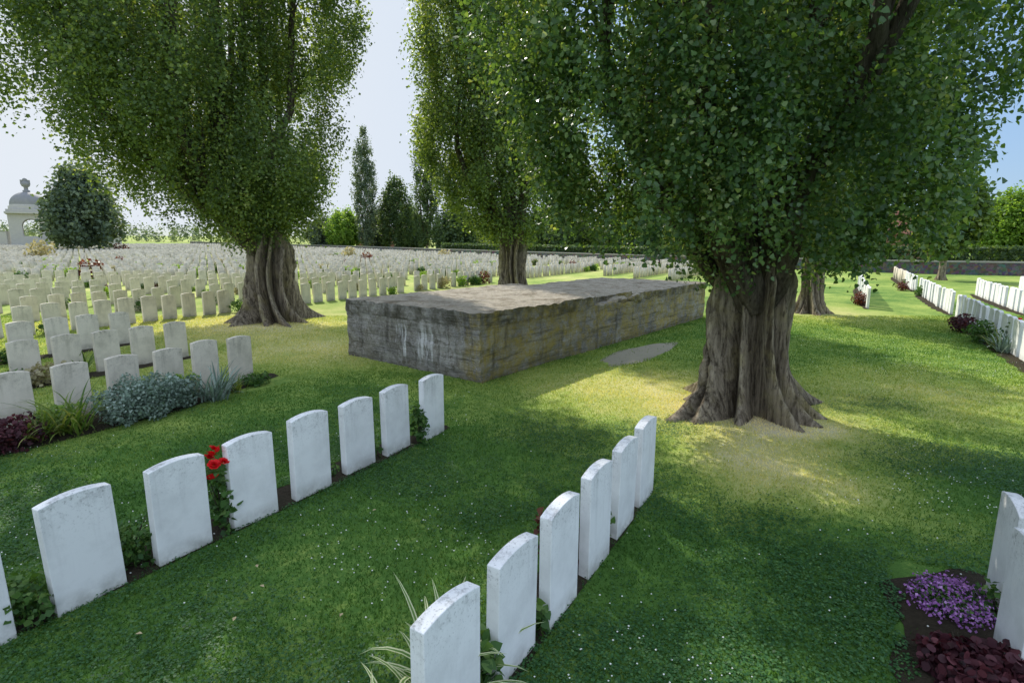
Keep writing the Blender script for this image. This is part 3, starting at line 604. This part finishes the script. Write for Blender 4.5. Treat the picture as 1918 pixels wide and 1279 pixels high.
def low_wall(name, label, pts, h, th, mat, cop=True, step=2.5, cat='wall'):
    root = empty(name, P3(pts[0])); tag(root, label, cat); o0 = np.array(P3(pts[0])); P = []
    for a, b in zip(pts[:-1], pts[1:]):
        k = max(1, int(np.linalg.norm(b-a)/step))
        for i in range(k): P.append(a+(b-a)*i/k)
    P.append(pts[-1])
    for nm, z0, z1, t_, m_ in (('wall_body', -.4, h, th, mat), ('coping', h+.003, h+.12, th+.1, M['coping'])):
        if nm == 'coping' and not cop: continue
        v = []; f = []
        for i, p in enumerate(P):
            d = P[min(i+1, len(P)-1)]-P[max(i-1, 0)]; d = d/np.linalg.norm(d); s = np.array([-d[1], d[0]])*t_/2; g0 = float(gz(*p))
            for q, z in ((p+s, z0), (p-s, z0), (p-s, z1), (p+s, z1)): v.append(tuple(np.array([q[0], q[1], g0+z])-o0))
        for i in range(len(P)-1):
            for j in range(4): f.append((i*4+j, i*4+(j+1) % 4, i*4+4+(j+1) % 4, i*4+4+j))
        f += [(0, 1, 2, 3), tuple(len(v)-4+j for j in (3, 2, 1, 0))]
        me = bpy.data.meshes.new(nm); me.from_pydata(v, [], f); me.update(); link(nm, me, m_, root)
low_wall('boundary_wall', 'long low flint boundary wall with pale coping behind the headstones', wallP, .95, .45, M['flint'])
low_wall('memorial_wall', 'pale stone wall running right from the domed pavilion', [atY(100, 108), atY(228, 128)], 2.3, .7, M['ashlar'])
low_wall('memorial_wall', 'pale stone wall stub left of the domed pavilion', [atY(-60, 112), atY(22, 110)], 3.2, .7, M['ashlar'])
def hedge(label, pts, h, th, n, seed, mat, ls):
    rng = np.random.default_rng(seed); pos = []; out = []
    seg = [np.linalg.norm(b-a) for a, b in zip(pts[:-1], pts[1:])]; tot = sum(seg)
    for a, b, L in zip(pts[:-1], pts[1:], seg):
        k = int(n*L/tot); u = rng.random(k); d = (b-a)/L; s = np.array([-d[1], d[0]]); side = np.where(rng.random(k) < .5, 1, -1)*th/2*(1-.25*rng.random(k)**2); zz = rng.random(k)**.8*h
        tp = rng.random(k) < .3; side = np.where(tp, (rng.random(k)-.5)*th, side); zz = np.where(tp, h*(1-.06*rng.random(k)), zz)
        xy = a+d*(u*L)[:, None]+s*side[:, None]; pos.append(np.concatenate([xy, (gz(xy[:, 0], xy[:, 1])+zz)[:, None]], 1)); out.append(np.concatenate([s*np.sign(side)[:, None], np.where(tp, 1, .2)[:, None]], 1))
    pos = np.concatenate(pos); out = np.concatenate(out); m = len(pos)
    tag(link('hedge', leaf_mesh('hedge', pos, out, ls*(.6+.8*rng.random(m)), .35+.22*rng.normal(size=m), KITE, rng), mat), label, 'hedge')
off = np.array([.9, 1.3])
hedge('clipped dark hedge behind the flint wall on the right', [wallP[0]+off, wallP[1]+off, wallP[2]+off, wallP[2]+off+(wallP[3]-wallP[2])*.45], 2.1, 1.2, 26000, 81, M['dark'], .25)
hedge('dark hedge behind the flint wall beyond the bunker', [wallP[2]+off+(wallP[3]-wallP[2])*.47, wallP[3]+off, wallP[3]+off+(wallP[4]-wallP[3])*.5], 1.9, 1.2, 16000, 82, M['dark'], .32)
def house(label, p, rz, w, d, h, rh):
    root = empty('house', P3(p), rz); tag(root, label, 'house')
    mb = MB(); mb.box(-w/2, w/2, -d/2, d/2, -.5, h); b = len(mb.v); mb.v += [(-w/2, -d/2, h), (-w/2, d/2, h), (-w/2, 0, h+rh-.05), (w/2, -d/2, h), (w/2, d/2, h), (w/2, 0, h+rh-.05)]; mb.f += [(b, b+1, b+2), (b+3, b+5, b+4)]
    mb.build('wall', M['brick'], root)
    mb = MB(); e = .4; k = e*rh/(d/2)
    for s in (-1, 1):
        b = len(mb.v)
        for z in (0, .15): mb.v += [(-w/2-e, s*(d/2+e), h-k+z), (w/2+e, s*(d/2+e), h-k+z), (w/2+e, 0, h+rh+z), (-w/2-e, 0, h+rh+z)]
        mb.f += [(b, b+1, b+2, b+3), (b+4, b+5, b+6, b+7), (b, b+1, b+5, b+4), (b+1, b+2, b+6, b+5), (b+3, b, b+4, b+7)]
    rf = mb.build('roof', M['tile'], root); mb = MB(); mb.box(w*.25, w*.25+.8, -.4, .4, h+rh-.6, h+rh+1.0); mb.build('chimney', M['brick'], rf)
    for x_ in (-w*.28, w*.22): mb = MB(); mb.box(x_-.6, x_+.6, -d/2-.03, -d/2+.05, 1.0, 2.3); mb.build('window', M['glass'], root)
house('red roofed brick house glimpsed through the lower right leaves', atY(1692, 88), -.5, 11, 8, 4.0, 3.6)
house('low brown roofed house beyond the wall below the slender poplar', atY(705, 150), .2, 10, 8, 2.6, 2.8)

# ------------------------------------------------------------------ plants
def strap_mesh(n, L, w, spread, droop, rng, var=False):
    V = []; Fc = []; T = []; cols = 4 if var else 2; xs = (-1, -.45, .45, 1) if var else (-1, 1)
    for i in range(n):
        a = rng.random()*2*PI; l = L*(.6+.5*rng.random()); el = 1.35-spread*rng.random(); x_, y_ = rng.normal(size=2)*.05*L*2; z_ = -.01; ww = w*(.7+.5*rng.random()); tn = rng.random(); b0_ = len(V); seg = 8
        for k in range(seg+1):
            s = k/seg; wk = ww*(math.sin(PI*min(1, .25+s*.75))**.8 if s < 1 else 0.02)
            for c in xs: V.append((x_-math.sin(a)*c*wk, y_+math.cos(a)*c*wk, z_+abs(c)*wk*.25))
            e = el-droop*s*s*(.6+.7*tn); st = l/seg; x_ += math.cos(e)*math.cos(a)*st; y_ += math.cos(e)*math.sin(a)*st; z_ += math.sin(e)*st
        for k in range(seg):
            for c in range(cols-1):
                b = b0_+k*cols+c; Fc.append((b, b+1, b+cols+1, b+cols)); T.append((1-.3*tn if c == 1 else .2*tn) if var else tn)
    return np_mesh('leaves', V, Fc, T)
def strap_plant(name, label, cat, p, n, L, w, spread, droop, mat, seed, var=False, group=None):
    rng = np.random.default_rng(seed); o = link(name, strap_mesh(n, L, w, spread, droop, rng, var), mat, loc=P3(p)); return tag(o, label, cat, group)
def foliage(rx, ry, h, n, ls, rng, shape=KITE, hollow=.45, z0=.02):
    u = norm(rng.normal(size=(n, 3))); r = rng.random(n)**hollow; pos = u*r[:, None]*np.array([rx, ry, h*.55]); pos[:, 2] += h*.5
    pos += .10*h*np.sin(pos[:, [1, 2, 0]]*9/h+3); pos[:, 2] = np.maximum(pos[:, 2], z0)
    return leaf_mesh('foliage', pos, u, ls*(.6+.8*rng.random(n)), .45+.25*rng.normal(size=n)+.25*(pos[:, 2]/h-.5), shape, rng, .7, .2)
def stems(n, rx, ry, h, rng, rad=.005):
    mb = MB()
    for i in range(n):
        a = rng.random()*2*PI; r = .3+.6*rng.random(); e = Vector((rx*r*math.cos(a), ry*r*math.sin(a), h*(.55+.4*rng.random())))
        mb.tube([Vector((0, 0, -.02))+e*.05, Vector((e.x*.35, e.y*.35, e.z*.5)), e], [rad, rad*.8, rad*.5], 5)
    return mb
def leafy(name, label, cat, p, rx, ry, h, n, ls, mat, seed, ns=7, rz=0, shape=KITE, group=None, hollow=.45, z=0.0):
    rng = np.random.default_rng(seed); root = empty(name, P3(p, z), rz); tag(root, label, cat, group)
    stems(ns, rx, ry, h, rng).build('stems', M['limb'], root); link('foliage', foliage(rx, ry, h, n, ls, rng, shape, hollow), mat, root); return root
def rose_flower(root, loc, r, seed, mat):
    rng = np.random.default_rng(seed); V = []; Fc = []; T = []
    for lay, (n, op, ht, sc) in enumerate([(6, 1.05, .15, 1.0), (6, .75, .4, .85), (5, .42, .6, .65), (3, .2, .7, .4)]):
        for i in range(n):
            a = 2*PI*(i+.5*lay+.3*rng.random())/n; b = len(V); tn = .35+.5*rng.random()-.08*lay
            for k in range(4):
                s = k/3; rad = r*sc*(.15+s*op*(1.0)); z_ = r*(ht+.9*s*sc-.35*s*s*op); wd_ = r*sc*.62*math.sin(PI*(.2+.62*s))
                for c in (-1, 0, 1): V.append((rad*math.cos(a)-math.sin(a)*c*wd_-math.cos(a)*abs(c)*wd_*.3, rad*math.sin(a)+math.cos(a)*c*wd_-math.sin(a)*abs(c)*wd_*.3, z_+abs(c)*wd_*.12))
            for k in range(3):
                for c in range(2): Fc.append((b+k*3+c, b+k*3+c+1, b+k*3+c+4, b+k*3+c+3)); T.append(tn)
    o = link('flower', np_mesh('flower', V, Fc, T), mat, root, loc); o.rotation_euler = (rng.normal()*.5+.35, rng.normal()*.4, rng.random()*6); return o
def gap(L, i, off_=-.12, u=.5): return L[i]+(L[i+1]-L[i])*u+NV*off_
rb = leafy('rose_bush', 'rose bush with bright red blooms between two white headstones', 'rose bush', gap(A, 2, -.10, .62), .13, .13, .62, 260, .055, M['green'], 90, 8, shape=LOBE)
for k, (x_, y_, z_, r) in enumerate([(-.02, -.05, .70, .042), (.05, -.02, .74, .038), (.03, -.10, .63, .046), (-.06, -.02, .66, .04), (.09, -.06, .64, .04), (.02, -.12, .52, .044), (.10, .0, .71, .034), (-.05, .04, .72, .036)]):
    rose_flower(rb, (x_, y_, z_), r, 100+k, M['redp'])
leafy('rose_bush', 'flowerless green rose before the last headstone of the rose row', 'rose bush', gap(A, 6, .05, .55), .12, .12, .46, 200, .06, M['green'], 91, 6, shape=LOBE)
leafy('low_shrub', 'low green shrub between the two leftmost white headstones', 'shrub', gap(A, 0, -.12), .18, .25, .30, 620, .045, M['green'], 92, rz=ANG)
leafy('low_shrub', 'green shrub left of the headstone before the red roses', 'shrub', gap(A, 1, -.16), .19, .18, .38, 700, .04, M['green'], 93, rz=ANG)
leafy('small_plant', 'small green sprig between headstones near the far end of the rose row', 'plant', gap(A, 5, -.1), .10, .08, .22, 90, .05, M['green'], 94)
leafy('small_plant', 'tiny green plant in the bare soil right of the red rose headstone', 'plant', gap(A, 4, -.12), .12, .08, .16, 90, .04, M['green'], 95)
leafy('rose_bush', 'low dark rose leaves between the two nearest headstones of the middle row', 'rose bush', gap(B, 0, -.06, .62), .10, .14, .38, 170, .06, M['green'], 96, shape=LOBE)
leafy('rose_bush', 'reddish leaved rose left of the third headstone in the middle row', 'rose bush', gap(B, 2, -.17, .45), .12, .12, .62, 170, .055, M['rust'], 97, shape=LOBE)
leafy('rose_bush', 'green rose leaves between second and third headstones of the middle row', 'rose bush', gap(B, 1, -.06), .11, .1, .3, 130, .055, M['green'], 98, shape=LOBE)
leafy('small_plant', 'green leaves left of the fourth headstone in the middle row', 'plant', gap(B, 3, -.12), .12, .1, .42, 140, .055, M['green'], 99, shape=LOBE)
leafy('small_plant', 'low plant behind the speckled headstone of the middle row', 'plant', gap(B, 4, -.2), .14, .12, .3, 150, .05, M['green'], 100)
strap_plant('spider_plant', 'cream striped strap leaves arching left of the bottom headstone', 'plant', B[0]-NV*.20+D*.22, 30, .66, .017, .9, 1.6, M['cream'], 101, True)
strap_plant('spider_plant', 'cream striped strap leaves at the bottom edge of the picture', 'plant', B[0]-NV*.24-D*.22, 22, .52, .015, 1.0, 1.8, M['cream'], 102, True)
# left bed
leafy('silver_shrub', 'silvery grey shrub spreading before the front row of the left block', 'shrub', at(265, 785), .56, .38, .62, 4200, .040, M['silver'], 103, 14, rz=ANG, hollow=.33)
leafy('silver_shrub', 'lower silvery shrub joining the right side of the large silver shrub', 'shrub', at(330, 764), .40, .30, .48, 2200, .038, M['silver'], 104, 10, rz=ANG, hollow=.33)
strap_plant('iris_clump', 'grey green iris clump right of the silver shrub', 'plant', at(400, 750), 80, .80, .014, .75, 1.0, M['silver'], 105)
strap_plant('iris_clump', 'small green iris clump at the right end of the left bed', 'plant', at(445, 736), 24, .45, .012, .7, .9, M['strap'], 106)
strap_plant('strap_leaf_clump', 'yellow green strap leaf clump left of the silver shrub', 'plant', at(135, 812), 90, .80, .014, .9, 1.3, M['strap'], 107)
strap_plant('strap_leaf_clump', 'dull strap leaf clump nearer the left edge', 'plant', at(70, 826), 60, .62, .012, .9, 1.4, M['strap'], 108)
leafy('burgundy_shrub', 'dark burgundy foliage at the left edge in front of the bed', 'shrub', at(10, 846), .42, .34, .42, 1000, .055, M['purple'], 109, rz=ANG)
strap_plant('iris_clump', 'bright sunlit iris leaves between the front two rows of the left block', 'plant', at(152, 702), 40, .62, .015, .6, .8, M['strap'], 110)
leafy('low_shrub', 'low dark shrub by the last stone of the left front row', 'shrub', at(480, 722), .3, .2, .22, 500, .045, M['green'], 111, rz=ANG)
# right bed
rng = np.random.default_rng(112); p = at(1780, 1140); root = empty('flower_clump', P3(p)); tag(root, 'low mound of small violet flowers at the right edge', 'flowers')
link('foliage', foliage(.22, .22, .14, 1500, .022, rng), M['green'], root)
m = 1600; u = norm(rng.normal(size=(m, 3))*np.array([1, 1, .8])); u[:, 2] = abs(u[:, 2]); rr2 = rng.random(m)**.3
ps = u*np.array([.25, .24, .17])*(rr2*1.05)[:, None]; ps[:, 2] += .03+.035*np.sin(ps[:, 0]*31)*np.sin(ps[:, 1]*27); ps[:, :2] += .03*rng.normal(size=(m, 2))
o = link('blooms', leaf_mesh('blooms', ps, u, .014*(.6+.7*rng.random(m)), .5+.28*rng.normal(size=m), np.array([(-.5, -.5, 0), (.5, -.5, .1), (.5, .5, 0), (-.5, .5, .1)]), rng, .7), M['violet'], root); o['kind'] = 'stuff'
DISC = np.array([(0, 0, 0), (.15, .4, .06), (.5, .52, .02), (.85, .38, -.04), (1, 0, -.1), (.85, -.38, -.04), (.5, -.52, .02), (.15, -.4, .06)])
leafy('burgundy_plant', 'dark burgundy leaved plant at the bottom right corner', 'plant', at(1805, 1268), .24, .22, .18, 620, .042, M['purple'], 113, 10, shape=DISC, hollow=.3)
leafy('burgundy_plant', 'dark burgundy leaved plant cut by the bottom right corner', 'plant', at(1895, 1290), .22, .22, .2, 600, .042, M['purple'], 114, 10, shape=DISC, hollow=.3)
leafy('small_plant', 'small green plant between the violet flowers and the right headstones', 'plant', at(1865, 1165), .10, .10, .28, 130, .04, M['green'], 115)
# plants along the right hand row
for k, (px, py, m_, h_) in enumerate([(1800, 622, 'purple', .5), (1835, 642, 'green', .55), (1868, 655, 'strap', .6), (1880, 662, 'silver', .5), (1610, 572, 'rust', .5), (1725, 556, 'green', .5), (1690, 545, 'rust', .5)]):
    lab = ['dark burgundy shrub at the far end of the near right hand row', 'green shrub by the near right hand row', 'strappy plant in front of the right hand row near the right edge', 'silvery plant nearest the right edge by the right hand row', 'russet shrub before the short row right of the big trunk', 'green shrub at the gap in the long right hand row', 'russet shrub at the far section of the long right hand row'][k]
    if m_ == 'strap' or m_ == 'silver': strap_plant('strap_leaf_clump', lab, 'plant', at(px, py), 45, h_*1.3, .016, .8, 1.0, M[m_], 120+k)
    else: leafy('border_shrub', lab, 'shrub', at(px, py), .5, .3, h_, 600, .07, M[m_], 120+k, rz=ANG)
rb = leafy('rose_bush', 'rose with two red blooms at the right edge by the right hand row', 'rose bush', at(1893, 658), .18, .18, .7, 160, .07, M['green'], 130)
rose_flower(rb, (0, -.1, .72), .06, 131, M['redp']); rose_flower(rb, (.12, -.05, .62), .06, 132, M['redp'])
# plants of the left field
rng = np.random.default_rng(140); protos = []
specs = [('green', 'green bushy plant growing between headstones of the left field', 'low_shrub'), ('lime', 'bright sunlit leafy plant between headstones of the left field', 'leafy_plant'), ('straw', 'pale feathery plant between headstones of the left field', 'feathery_plant'), ('rust', 'russet shrub between headstones of the left field', 'russet_shrub')]
for m_, lab, nm in specs:
    r0 = np.random.default_rng(len(protos)+150); protos.append((nm, foliage(.38, .28, .6, 240, .10, r0, hollow=.4), lab)); protos[-1][1].materials.append(M[m_])
def fieldplant(p, ty, s, label=None):
    nm, me, lab = protos[ty]; o = bpy.data.objects.new(nm, me); C.objects.link(o); o.location = P3(p); o.rotation_euler = (0, 0, ANG+rng.normal()*.2); o.scale = (s*1.1, s*1.1, s*(.8+.5*rng.random()))
    tag(o, label or lab, 'shrub' if ty != 2 else 'plant', None if label else lab.split(' between')[0].split(' growing')[0]+'s of the left field')
k = 0
while k < 230:
    r = int(rng.integers(0, 17)); n_ = (rowsL+farrows)[r]; t = -6+rng.random()*(60 if r > 2 else 11.5)
    p = nt(n_+.26, t)
    if p[1] < 4: continue
    px, py, zc = proj(p[0], p[1], 0)
    if not (-80 < px < 1250): continue
    fieldplant(p, int(rng.choice([0, 1, 2, 3], p=[.34, .42, .18, .06])), .42+.40*rng.random()+(.3 if zc > 30 else 0)); k += 1
fieldplant(at(170, 522), 3, 1.9, 'large russet shrub among the left rows, left of the left poplar'); fieldplant(at(686, 497), 3, 1.8, 'round russet shrub among the stones right of the left poplar')
fieldplant(at(832, 487), 2, 2.2, 'pale upright shrub among the far stones left of the middle poplar'); fieldplant(at(655, 489), 2, 2.3, 'pale feathery shrub near the wall below the slender poplar'); fieldplant(at(80, 492), 2, 3.0, 'tall pale plume plant at the left below the pavilion'); fieldplant(at(225, 476), 3, 2.6, 'russet shrub in the far rows right of the hazy tree')
# fallen leaves
for k, (px, py) in enumerate([(440, 1168), (482, 1068), (492, 1106), (262, 1196), (702, 962), (640, 1160)]):
    a = .6*k; v = [(0, -.02, .0), (.013, 0, .008), (0, .024, .003), (-.013, 0, .009), (0, 0, .0)]
    me = bpy.data.meshes.new('fallen_leaf'); me.from_pydata(v, [], [(0, 1, 4), (1, 2, 4), (2, 3, 4), (3, 0, 4)]); me.update()
    o = link('fallen_leaf', me, M['dryleaf'], loc=P3(at(px, py), .035), rz=a)
    tag(o, ['dry leaf lying lowest on the grass of the lane between the two near rows', 'dry brown leaf nearest the roses on the clover', 'dry leaf just below the one nearest the roses', 'dry leaf lying near the large left headstone', 'dry leaf lying highest on the near lane', 'dry leaf lying midway across the near lane'][k], 'leaf')

# ------------------------------------------------------------------ light, sky, camera
az = math.radians(-25); el = math.radians(41)
sd = Vector((math.sin(az)*math.cos(el), math.cos(az)*math.cos(el), math.sin(el)))
L = bpy.data.lights.new('sun', 'SUN'); L.energy = 5.0; L.angle = math.radians(.5); L.color = (1, .95, .84)
lo = bpy.data.objects.new('sun', L); C.objects.link(lo); lo.rotation_euler = (-sd).to_track_quat('-Z', 'Y').to_euler(); lo.location = sd*60
W = bpy.data.worlds.new('World'); SC.world = W; W.use_nodes = True; wn = W.node_tree
def wnode(t, ins=None, out=0, **kw):
    n = wn.nodes.new('ShaderNode'+t)
    for k, v in kw.items(): setattr(n, k, v)
    for k, v in (ins or {}).items():
        if isinstance(v, bpy.types.NodeSocket): wn.links.new(v, n.inputs[k])
        else: n.inputs[k].default_value = v
    return n.outputs[out]
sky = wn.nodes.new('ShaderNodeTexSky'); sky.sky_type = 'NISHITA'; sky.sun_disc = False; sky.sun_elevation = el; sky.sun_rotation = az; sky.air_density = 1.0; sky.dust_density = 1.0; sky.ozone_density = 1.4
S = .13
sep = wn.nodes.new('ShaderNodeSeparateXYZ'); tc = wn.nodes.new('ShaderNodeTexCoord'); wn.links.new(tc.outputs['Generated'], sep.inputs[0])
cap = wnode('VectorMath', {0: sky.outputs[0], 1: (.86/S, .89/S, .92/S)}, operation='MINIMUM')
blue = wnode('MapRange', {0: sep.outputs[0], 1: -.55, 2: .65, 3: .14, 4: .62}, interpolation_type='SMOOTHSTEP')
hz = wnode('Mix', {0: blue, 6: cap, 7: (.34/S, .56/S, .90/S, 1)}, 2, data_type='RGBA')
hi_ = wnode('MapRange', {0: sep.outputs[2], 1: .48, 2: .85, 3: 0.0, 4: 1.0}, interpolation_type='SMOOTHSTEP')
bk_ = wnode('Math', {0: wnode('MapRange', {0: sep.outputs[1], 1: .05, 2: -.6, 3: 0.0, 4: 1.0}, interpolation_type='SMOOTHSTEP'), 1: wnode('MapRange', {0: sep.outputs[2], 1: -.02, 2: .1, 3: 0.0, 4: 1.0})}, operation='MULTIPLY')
bst = wnode('Math', {0: hi_, 1: bk_}, operation='MAXIMUM')  # added fill: out-of-view sky brightened overhead and behind the camera
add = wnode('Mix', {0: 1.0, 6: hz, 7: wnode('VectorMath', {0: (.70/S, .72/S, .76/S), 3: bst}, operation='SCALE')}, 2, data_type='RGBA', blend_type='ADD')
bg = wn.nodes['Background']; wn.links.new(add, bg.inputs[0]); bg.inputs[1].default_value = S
cam = bpy.data.cameras.new('camera'); cam.sensor_width = 36; cam.lens = F/1918*36; cam.clip_end = 3000; cam.clip_start = .05
co = bpy.data.objects.new('camera', cam); C.objects.link(co); co.location = (0, 0, H); co.rotation_euler = (PI/2-PITCH, 0, 0); SC.camera = co
SC.view_settings.view_transform = 'Standard'; SC.view_settings.look = 'None'; SC.view_settings.exposure = 0
